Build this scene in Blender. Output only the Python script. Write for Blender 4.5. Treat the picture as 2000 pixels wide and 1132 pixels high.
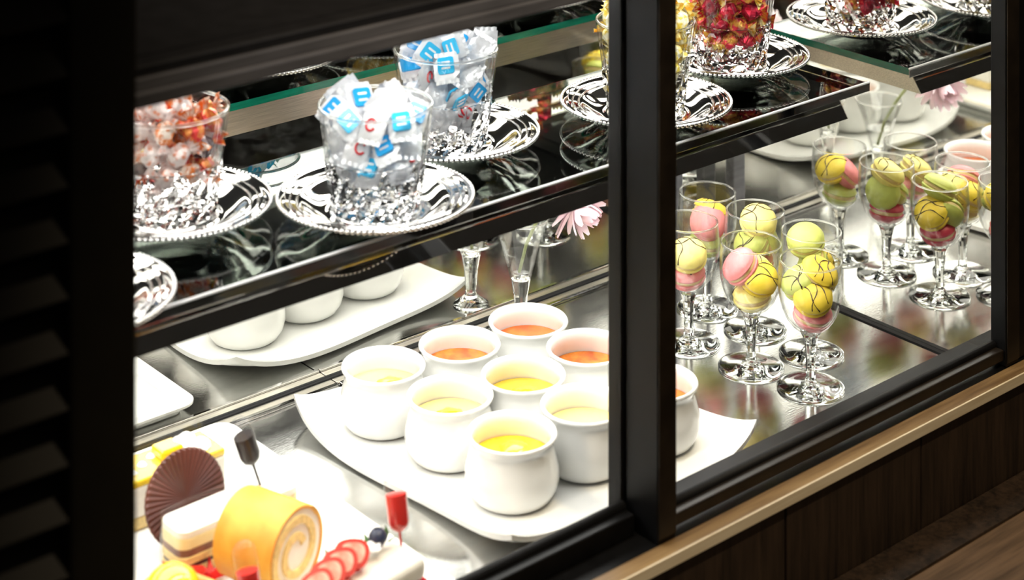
import bpy, math, random
from math import sin, cos, pi, radians, sqrt
from mathutils import Vector, Matrix, Euler

for o in list(bpy.data.objects):
    bpy.data.objects.remove(o, do_unlink=True)
sc = bpy.context.scene
COL = sc.collection

# ------------------------------------------------------------------ camera
F_PX, HORIZON, YAW, CAM_H = 3716.1, -1008.84, 40.492, 0.82   # 2000x1132 frame, level shift lens
cam_d = bpy.data.cameras.new('camera')
cam_d.sensor_width = 36.0
cam_d.lens = F_PX / 2000 * 36.0
cam_d.shift_y = -(566 - HORIZON) / 2000
cam_d.clip_start = 0.05
cam_d.dof.use_dof = True
cam_d.dof.focus_distance = 1.78
cam_d.dof.aperture_fstop = 6.0
cam = bpy.data.objects.new('camera', cam_d)
cam.location = (0, 0, CAM_H)
cam.rotation_euler = (radians(90), 0, radians(-YAW))
COL.objects.link(cam)
sc.camera = cam
FWD = Vector((sin(radians(YAW)), cos(radians(YAW)), 0))
RGT = Vector((cos(radians(YAW)), -sin(radians(YAW)), 0))

# ------------------------------------------------------------------ world, lights, exposure
sc.view_settings.view_transform = 'Standard'
sc.view_settings.look = 'None'
sc.view_settings.exposure = 0.0
sc.view_settings.gamma = 1.0
sc.view_settings.use_curve_mapping = False
sc.cycles.max_bounces = 13
sc.cycles.glossy_bounces = 7
sc.cycles.transmission_bounces = 11
sc.cycles.transparent_max_bounces = 28
sc.cycles.sample_clamp_indirect = 6.0

world = bpy.data.worlds.new('world')
sc.world = world
world.use_nodes = True
bg = world.node_tree.nodes['Background']
bg.inputs[0].default_value = (1.0, 0.86, 0.70, 1)
bg.inputs[1].default_value = 0.022

LED_ROOF = 17.5       # radiance of the front LED bar and the added rear backlight under the roof
LED_SHELF = 6.0       # luminous panel under the glass shelf
spot_d = bpy.data.lights.new('ceiling_spot', 'SPOT')
spot_d.energy = 95.0
spot_d.color = (1.0, 0.80, 0.55)
spot_d.spot_size = radians(50)
spot_d.spot_blend = 0.6
spot_d.shadow_soft_size = 0.03
spot = bpy.data.objects.new('ceiling_spot', spot_d)
spot.location = (0.95, 0.25, 1.9)
spot.rotation_euler = (Vector((1.25, 1.0, 0.0)) - Vector(spot.location)).to_track_quat('-Z', 'Y').to_euler()
COL.objects.link(spot)

wash_d = bpy.data.lights.new('header_fill', 'SPOT')  # added fill spot that brightens the header, no visible fitting
wash_d.energy = 14.0
wash_d.color = (0.90, 0.93, 1.0)
wash_d.spot_size = radians(15)
wash_d.spot_blend = 0.5
wash_d.shadow_soft_size = 0.05
wash = bpy.data.objects.new('header_fill', wash_d)
wash.location = (1.1, -0.6, 1.5)
wash.rotation_euler = (Vector((0.86, 1.03, 0.455)) - Vector(wash.location)).to_track_quat('-Z', 'Y').to_euler()
COL.objects.link(wash)

# ------------------------------------------------------------------ layout (metres)
Y_MIR, X_MIR = 1.4341, 1.4761          # back mirror, right mirror
SH_Z, SH_F, SH_B, SH_R = 0.2461, 1.1644, 1.3595, 1.4455   # shelf top, front, back, right end
ROOF_Z = 0.438
LEDGE_Y, LEDGE_Z = 1.0191, 0.0196

# ------------------------------------------------------------------ materials
def nodes_of(name):
    m = bpy.data.materials.new(name)
    m.use_nodes = True
    return m, m.node_tree.nodes, m.node_tree.links, m.node_tree.nodes['Principled BSDF']

def ramp(nt, a, b, p0=0.35, p1=0.65):
    r = nt.nodes.new('ShaderNodeValToRGB')
    r.color_ramp.elements[0].position = p0
    r.color_ramp.elements[1].position = p1
    r.color_ramp.elements[0].color = (*a, 1)
    r.color_ramp.elements[1].color = (*b, 1)
    return r

def mat(name, col, rough=0.4, metal=0.0, var=0.12, scale=60, stretch=(1, 1, 1), bump=0.0, bscale=None,
        coat=0.0, sss=0.0, spec=0.5, trans=0.0, col2=None, p0=0.35, p1=0.65, rvar=0.0, ior=1.5, detail=4):
    m, N, L, B = nodes_of(name)
    tc = N.new('ShaderNodeTexCoord')
    mp = N.new('ShaderNodeMapping')
    mp.inputs['Scale'].default_value = stretch
    L.new(tc.outputs['Object'], mp.inputs[0])
    nz = N.new('ShaderNodeTexNoise')
    nz.inputs['Scale'].default_value = scale
    nz.inputs['Detail'].default_value = detail
    L.new(mp.outputs[0], nz.inputs['Vector'])
    a = col2 if col2 else tuple(max(0, c * (1 - var)) for c in col)
    b = col if col2 else tuple(min(1, c * (1 + var * 0.4)) for c in col)
    rp = ramp(m.node_tree, a, b, p0, p1)
    L.new(nz.outputs['Fac'], rp.inputs[0])
    L.new(rp.outputs[0], B.inputs['Base Color'])
    B.inputs['Roughness'].default_value = rough
    B.inputs['Metallic'].default_value = metal
    B.inputs['IOR'].default_value = ior
    B.inputs['Specular IOR Level'].default_value = spec
    B.inputs['Coat Weight'].default_value = coat
    B.inputs['Coat Roughness'].default_value = 0.05
    B.inputs['Transmission Weight'].default_value = trans
    if sss:
        B.inputs['Subsurface Weight'].default_value = sss
        B.inputs['Subsurface Radius'].default_value = (0.006, 0.004, 0.002)
        B.inputs['Subsurface Scale'].default_value = 1.0
    if rvar:
        mr = N.new('ShaderNodeMapRange')
        mr.inputs['To Min'].default_value = max(0.02, rough - rvar)
        mr.inputs['To Max'].default_value = rough + rvar
        L.new(nz.outputs['Fac'], mr.inputs['Value'])
        L.new(mr.outputs[0], B.inputs['Roughness'])
    if bump:
        n2 = N.new('ShaderNodeTexNoise')
        n2.inputs['Scale'].default_value = bscale or scale
        n2.inputs['Detail'].default_value = 5
        L.new(mp.outputs[0], n2.inputs['Vector'])
        bp = N.new('ShaderNodeBump')
        bp.inputs['Strength'].default_value = bump
        bp.inputs['Distance'].default_value = 0.001
        L.new(n2.outputs['Fac'], bp.inputs['Height'])
        L.new(bp.outputs[0], B.inputs['Normal'])
    return m

def thin_glass(name, tint=(0.985, 0.99, 0.985), edge=(0.72, 0.74, 0.72), refl=1.0):
    """thin clear sheet: straight-through transmission plus Schlick reflection"""
    m = bpy.data.materials.new(name)
    m.use_nodes = True
    N, L = m.node_tree.nodes, m.node_tree.links
    N.clear()
    out = N.new('ShaderNodeOutputMaterial')
    lw = N.new('ShaderNodeLayerWeight')
    lw.inputs['Blend'].default_value = 0.5
    pw = N.new('ShaderNodeMath'); pw.operation = 'POWER'; pw.inputs[1].default_value = 4.0
    L.new(lw.outputs['Facing'], pw.inputs[0])
    mr = N.new('ShaderNodeMapRange')
    mr.inputs['To Min'].default_value = 0.04 * refl
    mr.inputs['To Max'].default_value = 0.9 * refl
    L.new(pw.outputs[0], mr.inputs['Value'])
    mc = N.new('ShaderNodeMixRGB')
    mc.inputs[1].default_value = (*tint, 1); mc.inputs[2].default_value = (*edge, 1)
    L.new(pw.outputs[0], mc.inputs[0])
    tr = N.new('ShaderNodeBsdfTransparent')
    L.new(mc.outputs[0], tr.inputs[0])
    gl = N.new('ShaderNodeBsdfGlossy'); gl.inputs['Roughness'].default_value = 0.01
    mx = N.new('ShaderNodeMixShader')
    L.new(mr.outputs[0], mx.inputs[0]); L.new(tr.outputs[0], mx.inputs[1]); L.new(gl.outputs[0], mx.inputs[2])
    L.new(mx.outputs[0], out.inputs[0])
    return m

def solid_glass(name, col=(1, 1, 1), ior=1.47, rough=0.0):
    m = bpy.data.materials.new(name)
    m.use_nodes = True
    N, L = m.node_tree.nodes, m.node_tree.links
    N.clear()
    out = N.new('ShaderNodeOutputMaterial')
    g = N.new('ShaderNodeBsdfGlass')
    g.inputs['Color'].default_value = (*col, 1); g.inputs['IOR'].default_value = ior
    g.inputs['Roughness'].default_value = rough
    L.new(g.outputs[0], out.inputs[0])
    return m

def mirror_mat(name, col):
    m, N, L, B = nodes_of(name)
    B.inputs['Metallic'].default_value = 1.0
    B.inputs['Roughness'].default_value = 0.012
    B.inputs['Base Color'].default_value = (*col, 1)
    nz = N.new('ShaderNodeTexNoise'); nz.inputs['Scale'].default_value = 14
    rp = ramp(m.node_tree, tuple(c * 0.94 for c in col), col)
    L.new(nz.outputs['Fac'], rp.inputs[0]); L.new(rp.outputs[0], B.inputs['Base Color'])
    return m

def emit_mat(name, col, strength):
    m = bpy.data.materials.new(name)
    m.use_nodes = True
    N, L = m.node_tree.nodes, m.node_tree.links
    N.clear()
    out = N.new('ShaderNodeOutputMaterial')
    e = N.new('ShaderNodeEmission')
    e.inputs[0].default_value = (*col, 1); e.inputs[1].default_value = strength
    L.new(e.outputs[0], out.inputs[0])
    return m

M = {}
M['porcelain'] = mat('porcelain', (0.86, 0.86, 0.83), 0.12, var=0.02, coat=0.4)
M['steel_tray'] = mat('steel_tray', (0.62, 0.62, 0.60), 0.14, 1.0, var=0.18, scale=9, rvar=0.08, bump=0.05, bscale=220, stretch=(1, 3, 1))
M['brushed'] = mat('brushed_steel', (0.82, 0.77, 0.67), 0.28, 1.0, var=0.2, scale=50, stretch=(0.6, 12, 30), bump=0.08, bscale=60)
M['chrome'] = mat('polished_steel', (0.60, 0.59, 0.58), 0.05, 1.0, var=0.06, scale=20, rvar=0.02)
M['silver'] = mat('polished_silver', (0.88, 0.87, 0.86), 0.045, 1.0, var=0.05, scale=30)
M['edge_highlight'] = mat('edge_highlight_white', (0.85, 0.85, 0.84), 0.35, 0.0, var=0.05)  # white standing in for the highlight along the glass edge
M['mirror'] = mirror_mat('mirror', (0.80, 0.80, 0.77))
M['mirror_side'] = mirror_mat('mirror_side', (0.78, 0.77, 0.73))
M['black'] = mat('black_rubber', (0.006, 0.006, 0.007), 0.6, spec=0.25, var=0.3)
M['frame_black'] = mat('black_anodised', (0.004, 0.004, 0.0045), 0.45, spec=0.2, var=0.3, rvar=0.06)
M['frame_brown'] = mat('bronze_anodised', (0.022, 0.015, 0.009), 0.42, 0.3, var=0.4, scale=40, rvar=0.08)
M['roof_black'] = mat('roof_black', (0.010, 0.010, 0.012), 0.5, var=0.3)
M['roof_grey'] = mat('header_grey', (0.22, 0.22, 0.24), 0.36, 0.5, var=0.3, scale=12, stretch=(1, 8, 8))
M['louvre'] = mat('louvre_paint', (0.013, 0.0105, 0.005), 0.6, var=0.25, scale=30)
M['void'] = mat('dark_cavity', (0.004, 0.003, 0.003), 0.9, var=0.2)
M['pane'] = thin_glass('pane_glass', (0.985, 0.99, 0.985), (0.9, 0.92, 0.9), 0.55)
M['wine'] = thin_glass('wine_glass', (0.985, 0.988, 0.985), (0.74, 0.75, 0.74), 1.0)
M['wrap'] = thin_glass('clear_film', (0.985, 0.985, 0.985), (0.85, 0.85, 0.85), 1.0)
def milky(name, base):
    m = thin_glass(name, (0.96, 0.96, 0.96), (0.7, 0.7, 0.7), 0.5)
    N, L = m.node_tree.nodes, m.node_tree.links
    out = [n for n in N if n.type == 'OUTPUT_MATERIAL'][0]
    src = out.inputs[0].links[0].from_socket
    df = N.new('ShaderNodeBsdfDiffuse'); df.inputs[0].default_value = (0.85, 0.85, 0.85, 1)
    mx = N.new('ShaderNodeMixShader'); mx.inputs[0].default_value = base
    L.new(src, mx.inputs[1]); L.new(df.outputs[0], mx.inputs[2]); L.new(mx.outputs[0], out.inputs[0])
    return m
M['plastic'] = milky('milky_plastic', 0.015)
M['crystal'] = solid_glass('crystal', (0.99, 0.99, 0.99), 1.52)
M['stem_glass'] = solid_glass('stem_glass', (0.99, 0.995, 0.99), 1.45)
M['shelf_glass'] = thin_glass('shelf_glass', (0.95, 0.965, 0.955), (0.8, 0.85, 0.82), 1.0)
M['deck'] = mat('mirror_polished_deck', (0.46, 0.46, 0.45), 0.015, 1.0, var=0.04, scale=12)
M['glass_edge'] = mat('glass_edge_green', (0.004, 0.16, 0.10), 0.12, var=0.3, scale=25, stretch=(1, 1, 8), spec=0.8)
M['led'] = emit_mat('led_white', (1.0, 0.975, 0.93), LED_ROOF)
M['led2'] = emit_mat('led_white_shelf', (1.0, 0.975, 0.93), LED_SHELF)

def wood(name, dark, light, scale=1.0, rough=0.5, axis=0):
    m, N, L, B = nodes_of(name)
    tc = N.new('ShaderNodeTexCoord'); mp = N.new('ShaderNodeMapping')
    st = [26, 26, 26]; st[axis] = 2.0
    mp.inputs['Scale'].default_value = [s * scale for s in st]
    L.new(tc.outputs['Object'], mp.inputs[0])
    n1 = N.new('ShaderNodeTexNoise'); n1.inputs['Scale'].default_value = 2.4; n1.inputs['Detail'].default_value = 8
    n1.inputs['Distortion'].default_value = 0.7
    L.new(mp.outputs[0], n1.inputs['Vector'])
    n2 = N.new('ShaderNodeTexNoise'); n2.inputs['Scale'].default_value = 11; n2.inputs['Detail'].default_value = 6
    L.new(mp.outputs[0], n2.inputs['Vector'])
    mx = N.new('ShaderNodeMixRGB'); mx.inputs[0].default_value = 0.45
    L.new(n1.outputs['Fac'], mx.inputs[1]); L.new(n2.outputs['Fac'], mx.inputs[2])
    rp = ramp(m.node_tree, dark, light, 0.36, 0.62)
    L.new(mx.outputs[0], rp.inputs[0]); L.new(rp.outputs[0], B.inputs['Base Color'])
    B.inputs['Roughness'].default_value = rough
    bp = N.new('ShaderNodeBump'); bp.inputs['Strength'].default_value = 0.25; bp.inputs['Distance'].default_value = 0.001
    L.new(mx.outputs[0], bp.inputs['Height']); L.new(bp.outputs[0], B.inputs['Normal'])
    return m
M['oak'] = wood('oak_ledge', (0.15, 0.085, 0.034), (0.34, 0.22, 0.10), 1.0, 0.45)
M['oak_lit'] = wood('oak_lit_front', (0.74, 0.62, 0.42), (0.90, 0.80, 0.60), 1.0, 0.4)  # paler oak, with the light on the front face put into the colour
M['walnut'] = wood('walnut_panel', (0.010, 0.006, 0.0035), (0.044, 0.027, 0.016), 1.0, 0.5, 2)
M['counter'] = wood('counter_wood', (0.07, 0.043, 0.024), (0.16, 0.10, 0.058), 1.3, 0.5)

# ------------------------------------------------------------------ mesh helpers
class MB:
    def __init__(s):
        s.v, s.f, s.mi = [], [], []
    def add(s, v, f, mi=0):
        k = len(s.v)
        s.v += [tuple(p) for p in v]
        s.f += [tuple(i + k for i in q) for q in f]
        s.mi += [mi] * len(f)
        return s
    def box(s, x0, x1, y0, y1, z0, z1, mi=0):
        v = [(x0, y0, z0), (x1, y0, z0), (x1, y1, z0), (x0, y1, z0), (x0, y0, z1), (x1, y0, z1), (x1, y1, z1), (x0, y1, z1)]
        return s.add(v, [(3, 2, 1, 0), (4, 5, 6, 7), (0, 1, 5, 4), (1, 2, 6, 5), (2, 3, 7, 6), (3, 0, 4, 7)], mi)
    def lathe(s, prof, n=48, mi=0, M4=None, closed=False, rf=None):
        """prof: list of (r, z); r == 0 makes a pole. rf(i, j) scales radius"""
        v, rows = [], []
        for j, (r, z) in enumerate(prof):
            if r <= 1e-9:
                rows.append([len(v)]); v.append(Vector((0, 0, z)))
            else:
                row = []
                for i in range(n):
                    a = 2 * pi * i / n
                    k = rf(i, j) if rf else 1.0
                    row.append(len(v)); v.append(Vector((r * k * cos(a), r * k * sin(a), z)))
                rows.append(row)
        f = []
        pairs = list(zip(rows, rows[1:]))
        if closed: pairs.append((rows[-1], rows[0]))
        for a, b in pairs:
            if len(a) == 1 and len(b) == 1: continue
            for i in range(n):
                k = (i + 1) % n
                if len(a) == 1: f.append((a[0], b[k], b[i]))
                elif len(b) == 1: f.append((a[i], a[k], b[0]))
                else: f.append((a[i], a[k], b[k], b[i]))
        if M4: v = [M4 @ p for p in v]
        return s.add(v, f, mi)
    def tube(s, pts, rad, n=8, mi=0, cap=True):
        pts = [Vector(p) for p in pts]
        rads = rad if isinstance(rad, (list, tuple)) else [rad] * len(pts)
        v, f = [], []
        up = None
        for i, p in enumerate(pts):
            t = (pts[min(i + 1, len(pts) - 1)] - pts[max(i - 1, 0)]).normalized()
            if up is None:
                up = t.orthogonal().normalized()
            up = (up - t * up.dot(t)).normalized()
            b = t.cross(up)
            for j in range(n):
                a = 2 * pi * j / n
                v.append(p + (up * cos(a) + b * sin(a)) * rads[i])
        for i in range(len(pts) - 1):
            for j in range(n):
                k = (j + 1) % n
                f.append((i * n + j, i * n + k, (i + 1) * n + k, (i + 1) * n + j))
        if cap:
            f.append(tuple(range(n))[::-1]); f.append(tuple(range((len(pts) - 1) * n, len(pts) * n)))
        return s.add(v, f, mi)
    def prism(s, poly, z0, z1, mi=0):
        n = len(poly)
        v = [(x, y, z0) for x, y in poly] + [(x, y, z1) for x, y in poly]
        f = [tuple(range(n))[::-1], tuple(range(n, 2 * n))] + [(i, (i + 1) % n, n + (i + 1) % n, n + i) for i in range(n)]
        return s.add(v, f, mi)
    def mesh(s, name, mats, smooth=False, ang=None):
        me = bpy.data.meshes.new(name)
        me.from_pydata([tuple(p) for p in s.v], [], s.f)
        for m in (mats if isinstance(mats, (list, tuple)) else [mats]):
            me.materials.append(m)
        me.polygons.foreach_set('material_index', s.mi)
        if smooth:
            me.polygons.foreach_set('use_smooth', [True] * len(s.f))
        me.update()
        if smooth and ang:
            me.set_sharp_from_angle(angle=radians(ang))
        return me

def link(name, me, parent=None, loc=None, rot=None):
    o = bpy.data.objects.new(name, me)
    COL.objects.link(o)
    if parent: o.parent = parent
    if loc is not None: o.location = loc
    if rot is not None: o.rotation_euler = rot
    return o

def build(mb, name, mats, parent=None, smooth=False, ang=None, bevel=0.0, seg=2, loc=None, rot=None):
    o = link(name, mb.mesh(name, mats, smooth, ang), parent, loc, rot)
    if bevel:
        b = o.modifiers.new('bevel', 'BEVEL'); b.width = bevel; b.segments = seg; b.limit_method = 'ANGLE'
        b.angle_limit = radians(40)
    return o

def tag(o, label, cat, group=None, kind=None):
    o['label'] = label; o['category'] = cat
    if group: o['group'] = group
    if kind: o['kind'] = kind
    return o

def struct(o, label=None, cat=None):
    o['kind'] = 'structure'
    if label: o['label'] = label
    if cat: o['category'] = cat
    return o

def thing(name, label, cat, loc=(0, 0, 0), rot=(0, 0, 0), group=None):
    o = bpy.data.objects.new(name, None)
    COL.objects.link(o)
    o.empty_display_size = 0.02
    o.location = loc; o.rotation_euler = rot
    return tag(o, label, cat, group)

def copy_tree(src, parent=None):
    c = src.copy(); COL.objects.link(c)
    if parent is not None: c.parent = parent
    for ch in list(src.children):
        copy_tree(ch, c)
    return c

def rbox_poly(x0, x1, y0, y1, r, n=6):
    p = []
    for cx, cy, a0 in ((x1 - r, y1 - r, 0), (x0 + r, y1 - r, 90), (x0 + r, y0 + r, 180), (x1 - r, y0 + r, 270)):
        for i in range(n + 1):
            a = radians(a0 + 90 * i / n)
            p.append((cx + r * cos(a), cy + r * sin(a)))
    return p

# ------------------------------------------------------------------ the case: structure
XL = 0.42                                   # left end of the case
fl = build(MB().box(-2.5, 4.0, -2.5, 3.0, -0.86, -0.82), 'floor', mat('room_floor', (0.05, 0.04, 0.03), 0.6))
struct(fl, 'dark floor of the room below the counter', 'floor')

wb = build(MB().box(XL, X_MIR, Y_MIR, Y_MIR + 0.006, -0.02, ROOF_Z), 'wall_back', M['mirror'])
struct(wb, 'mirror lining the back of the display case', 'mirror')
wr = build(MB().box(X_MIR, X_MIR + 0.006, 1.043, Y_MIR, -0.02, ROOF_Z), 'wall_right', M['mirror_side'])
struct(wr, 'mirror lining the right end of the display case', 'mirror')
wl = build(MB().box(XL - 0.01, XL, 1.06, Y_MIR, -0.02, ROOF_Z), 'wall_left', M['brushed'])
struct(wl, 'steel left end wall of the display case', 'wall')

cl = build(MB().box(XL - 0.01, X_MIR + 0.06, 1.052, Y_MIR + 0.01, ROOF_Z + 0.004, 0.4637), 'ceiling', M['roof_black'])
struct(cl, 'black roof panel of the display case', 'roof')
hd = MB().box(XL - 0.01, X_MIR + 0.06, 1.034, 1.0515, 0.4560, 0.4637)
t1 = build(hd, 'trim_1', M['roof_black'], bevel=0.002)
struct(t1, 'dark metal header strip along the top of the glass doors', 'header')
build(MB().box(XL - 0.01, X_MIR + 0.06, 1.030, 1.0515, 0.4380, 0.4478), 'lower_rail', M['roof_grey'], t1, bevel=0.0015)
build(MB().box(XL - 0.01, X_MIR + 0.06, 1.032, 1.0515, 0.4478, 0.4560), 'upper_rail', M['roof_grey'], t1, bevel=0.001)

# sill the doors run on, wooden ledge, front panel, counter
sill = build(MB().box(XL - 0.2, 2.2, LEDGE_Y, 1.075, -0.06, LEDGE_Z), 'trim_2', M['frame_black'])
struct(sill, 'black sill under the sliding glass doors', 'sill')
lg = MB().box(-0.4, 2.4, LEDGE_Y - 0.0145, LEDGE_Y, LEDGE_Z - 0.009, LEDGE_Z)
ledge = build(lg, 'trim_3', M['oak'], bevel=0.0006)
struct(ledge, 'light oak ledge strip in front of the glass doors', 'ledge')
build(MB().box(-0.4, 2.4, LEDGE_Y - 0.0162, LEDGE_Y - 0.0145, LEDGE_Z - 0.0092, LEDGE_Z), 'lit_front', M['oak_lit'], ledge, bevel=0.0004)  # thin front slab carrying the painted-in light
wf = bpy.data.objects.new('wall_front', None); COL.objects.link(wf)
struct(wf, 'dark walnut panel below the oak ledge', 'panel')
for i, (a, b) in enumerate(((-0.4, 0.62), (0.622, 1.145), (1.147, 1.318), (1.320, 1.62), (1.622, 2.4))):
    build(MB().box(a, b, LEDGE_Y - 0.012 + (0.0006 if i % 2 else 0), LEDGE_Y + 0.01, -0.0735, LEDGE_Z - 0.009), 'panel', M['walnut'], wf, bevel=0.0006)
ct = build(MB().box(-1.2, 3.2, 0.87, LEDGE_Y + 0.4, -0.105, -0.0735), 'wood_counter', M['counter'], bevel=0.002)
tag(ct, 'brown wooden counter top in the lower right corner', 'counter')
bb_ = build(MB().box(-1.2, 3.2, 0.9695, LEDGE_Y - 0.0125, -0.0735, -0.0705), 'shadow_strip', M['walnut'], bevel=0.0008)  # dark strip laid on the counter in place of a cast shadow
struct(bb_, 'dark strip standing in for the shadow along the foot of the front panel', 'shadow strip')
build(MB().box(-1.2, 3.2, 0.90, LEDGE_Y + 0.4, -0.82, -0.105), 'counter_base', M['walnut'], ct)

# ------------------------------------------------------------------ sliding doors
RY, RZ = 1.0372, 0.0394
d2 = bpy.data.objects.new('door_2', None); COL.objects.link(d2)
struct(d2, 'sliding glass door on the right in a dark bronze frame', 'door')
build(MB().box(1.0148, 1.0339, LEDGE_Y, 1.0545, LEDGE_Z, ROOF_Z + 0.02, 0), 'stile', [M['frame_black']], d2, bevel=0.0012)
build(MB().box(1.0152, 1.0335, LEDGE_Y - 0.0012, LEDGE_Y, LEDGE_Z + 0.004, ROOF_Z + 0.02), 'stile_face', M['frame_brown'], d2, bevel=0.0005)
build(MB().box(1.4581, 1.4778, LEDGE_Y, 1.036, LEDGE_Z, ROOF_Z + 0.02), 'stile', M['frame_black'], d2, bevel=0.0012)
build(MB().box(1.4590, 1.4772, LEDGE_Y - 0.0012, LEDGE_Y, LEDGE_Z + 0.004, ROOF_Z + 0.02), 'stile_face', M['frame_brown'], d2, bevel=0.0005)
build(MB().box(1.0339, 1.4581, LEDGE_Y + 0.002, RY - 0.0015, LEDGE_Z + 0.006, RZ - 0.004), 'bottom_rail', M['frame_brown'], d2, bevel=0.0012)
build(MB().tube([(1.0339, RY - 0.004, RZ - 0.0035), (1.4581, RY - 0.004, RZ - 0.0035)], 0.0042, 12), 'gasket', M['black'], d2, smooth=True)
build(MB().box(1.0339, 1.4581, RY - 0.001, RY + 0.003, RZ - 0.012, ROOF_Z + 0.018), 'glass_pane', M['pane'], d2)
d1 = bpy.data.objects.new('door_1', None); COL.objects.link(d1)
struct(d1, 'sliding glass door on the left in a black frame', 'door')
L1 = 1.0575                                # glass plane of the left door
build(MB().box(1.0113, 1.031, L1 - 0.002, L1 + 0.013, LEDGE_Z, ROOF_Z), 'stile', M['frame_black'], d1, bevel=0.0012)
build(MB().box(XL, 1.0113, L1 - 0.017, L1 - 0.0015, LEDGE_Z, RZ - 0.0035), 'bottom_rail', M['frame_black'], d1, bevel=0.0012)
build(MB().tube([(XL, L1 - 0.004, RZ - 0.0025), (1.0113, L1 - 0.004, RZ - 0.0025)], 0.0042, 12), 'gasket', M['black'], d1, smooth=True)
build(MB().box(XL, 1.0113, L1 - 0.001, L1 + 0.003, RZ - 0.012, ROOF_Z), 'glass_pane', M['pane'], d1)
post = build(MB().box(1.4785, 2.10, LEDGE_Y + 0.002, 1.46, LEDGE_Z, 0.60), 'trim_4', M['frame_black'], bevel=0.002)
struct(post, 'black cabinet side at the right end of the case', 'cabinet')

# ------------------------------------------------------------------ louvred panel at far left (nearest the camera)
lp = thing('louvre_panel', 'dark louvred vent panel at the left edge, closest to the viewer', 'panel', (0.30, 0.977, -0.0735))
z0, z1 = 0.0, 0.86
build(MB().box(0.207, 0.25, 0.0, 0.03, z0, z1), 'stile', M['louvre'], lp, bevel=0.003)
build(MB().box(-0.30, -0.257, 0.0, 0.03, z0, z1), 'stile', M['louvre'], lp, bevel=0.003)
build(MB().box(-0.30, 0.25, 0.024, 0.032, z0, z1), 'backing', M['void'], lp)
build(MB().box(-0.257, 0.207, 0.0, 0.03, z0, z0 + 0.05), 'rail', M['louvre'], lp, bevel=0.003)
build(MB().box(-0.257, 0.207, 0.0, 0.03, z1 - 0.05, z1), 'rail', M['louvre'], lp, bevel=0.003)
slat_me = MB().add([(-0.257, 0.0, -0.009), (0.207, 0.0, -0.009), (0.207, 0.002, -0.011), (-0.257, 0.002, -0.011),
                    (-0.257, 0.016, 0.011), (0.207, 0.016, 0.011), (0.207, 0.018, 0.009), (-0.257, 0.018, 0.009)],
                   [(0, 1, 5, 4), (1, 2, 6, 5), (2, 3, 7, 6), (3, 0, 4, 7), (0, 3, 2, 1), (4, 5, 6, 7)]).mesh('slat', M['louvre'])
k = 0
while z0 + 0.066 + k * 0.0314 < z1 - 0.06:
    link('slat', slat_me, lp, (0, 0.002, z0 + 0.066 + k * 0.0314)); k += 1

# ------------------------------------------------------------------ steel trays and rails at the foot of the mirrors
SEAM = 1.0040
tl = build(MB().box(XL, SEAM - 0.0008, 1.075, Y_MIR - 0.0195, -0.004, 0.0), 'steel_tray', M['steel_tray'], bevel=0.0006)
tag(tl, 'left brushed steel deck tray under the cakes', 'tray', 'deck trays')
tr = build(MB().box(SEAM + 0.0008, X_MIR - 0.0062, 1.075, Y_MIR - 0.0195, -0.004, 0.0), 'steel_tray', M['steel_tray'], bevel=0.0006)
tag(tr, 'right brushed steel deck tray under the macaron glasses', 'tray', 'deck trays')
und = build(MB().box(XL, X_MIR, 1.07, Y_MIR, -0.03, -0.005), 'case_base', M['black'])
tag(und, 'black base of the display case beneath the steel trays', 'base')
for i, (a, b, lab) in enumerate(((XL, SEAM - 0.0006, 'steel channel along the back mirror behind the cakes'), (SEAM + 0.0006, X_MIR - 0.0062, 'steel channel along the back mirror behind the macaron glasses'))):
    rl = thing('mirror_channel', lab, 'channel', (0, 0, 0), group='mirror channels')
    build(MB().box(a, b, Y_MIR - 0.0135, Y_MIR - 0.0034, -0.004, 0.0012), 'flange', M['brushed'], rl, bevel=0.0004)
    build(MB().box(a, b, Y_MIR - 0.0190, Y_MIR - 0.0140, -0.004, 0.0028), 'lip', M['chrome'], rl, bevel=0.0008)
gk = build(MB().box(XL, X_MIR, Y_MIR - 0.0032, Y_MIR - 0.0002, -0.004, 0.0024), 'rubber_gasket', M['black'])
tag(gk, 'black rubber strip at the foot of the back mirror', 'gasket')
gk = build(MB().box(X_MIR - 0.0058, X_MIR - 0.0002, 1.075, Y_MIR - 0.003, -0.004, 0.0012), 'rubber_gasket', M['black'])
tag(gk, 'black rubber strip at the foot of the right mirror', 'gasket')

# ------------------------------------------------------------------ shelf
sh = thing('glass_shelf', 'glass shelf on a polished steel carrier holding the candy tumblers', 'shelf', (0, 0, 0))
X0 = XL + 0.02
build(MB().box(X0, SH_R - 0.003, SH_F + 0.0012, SH_B, SH_Z - 0.007, SH_Z), 'glass_sheet', M['shelf_glass'], sh)
eg = MB().box(X0, SH_R - 0.003, SH_B, SH_B + 0.0006, SH_Z - 0.0072, SH_Z - 0.0002)
eg.box(SH_R - 0.003, SH_R - 0.0024, SH_F + 0.0012, SH_B, SH_Z - 0.0072, SH_Z - 0.0002)
eg.mi = [1, 1, 1, 1, 0, 1, 1, 1, 1, 0, 1, 1]           # only the outward cut faces show the deep green
build(eg, 'polished_edge', [M['glass_edge'], M['chrome']], sh)
build(MB().box(X0, SH_R, SH_F, SH_F + 0.0012, SH_Z - 0.0085, SH_Z - 0.0010), 'front_strip', M['chrome'], sh, bevel=0.0004)
build(MB().box(X0, SH_R, SH_F - 0.0002, SH_F + 0.0020, SH_Z - 0.0009, SH_Z + 0.0008), 'front_highlight', M['edge_highlight'], sh, bevel=0.0005)  # painted highlight along the front edge of the shelf glass
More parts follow.
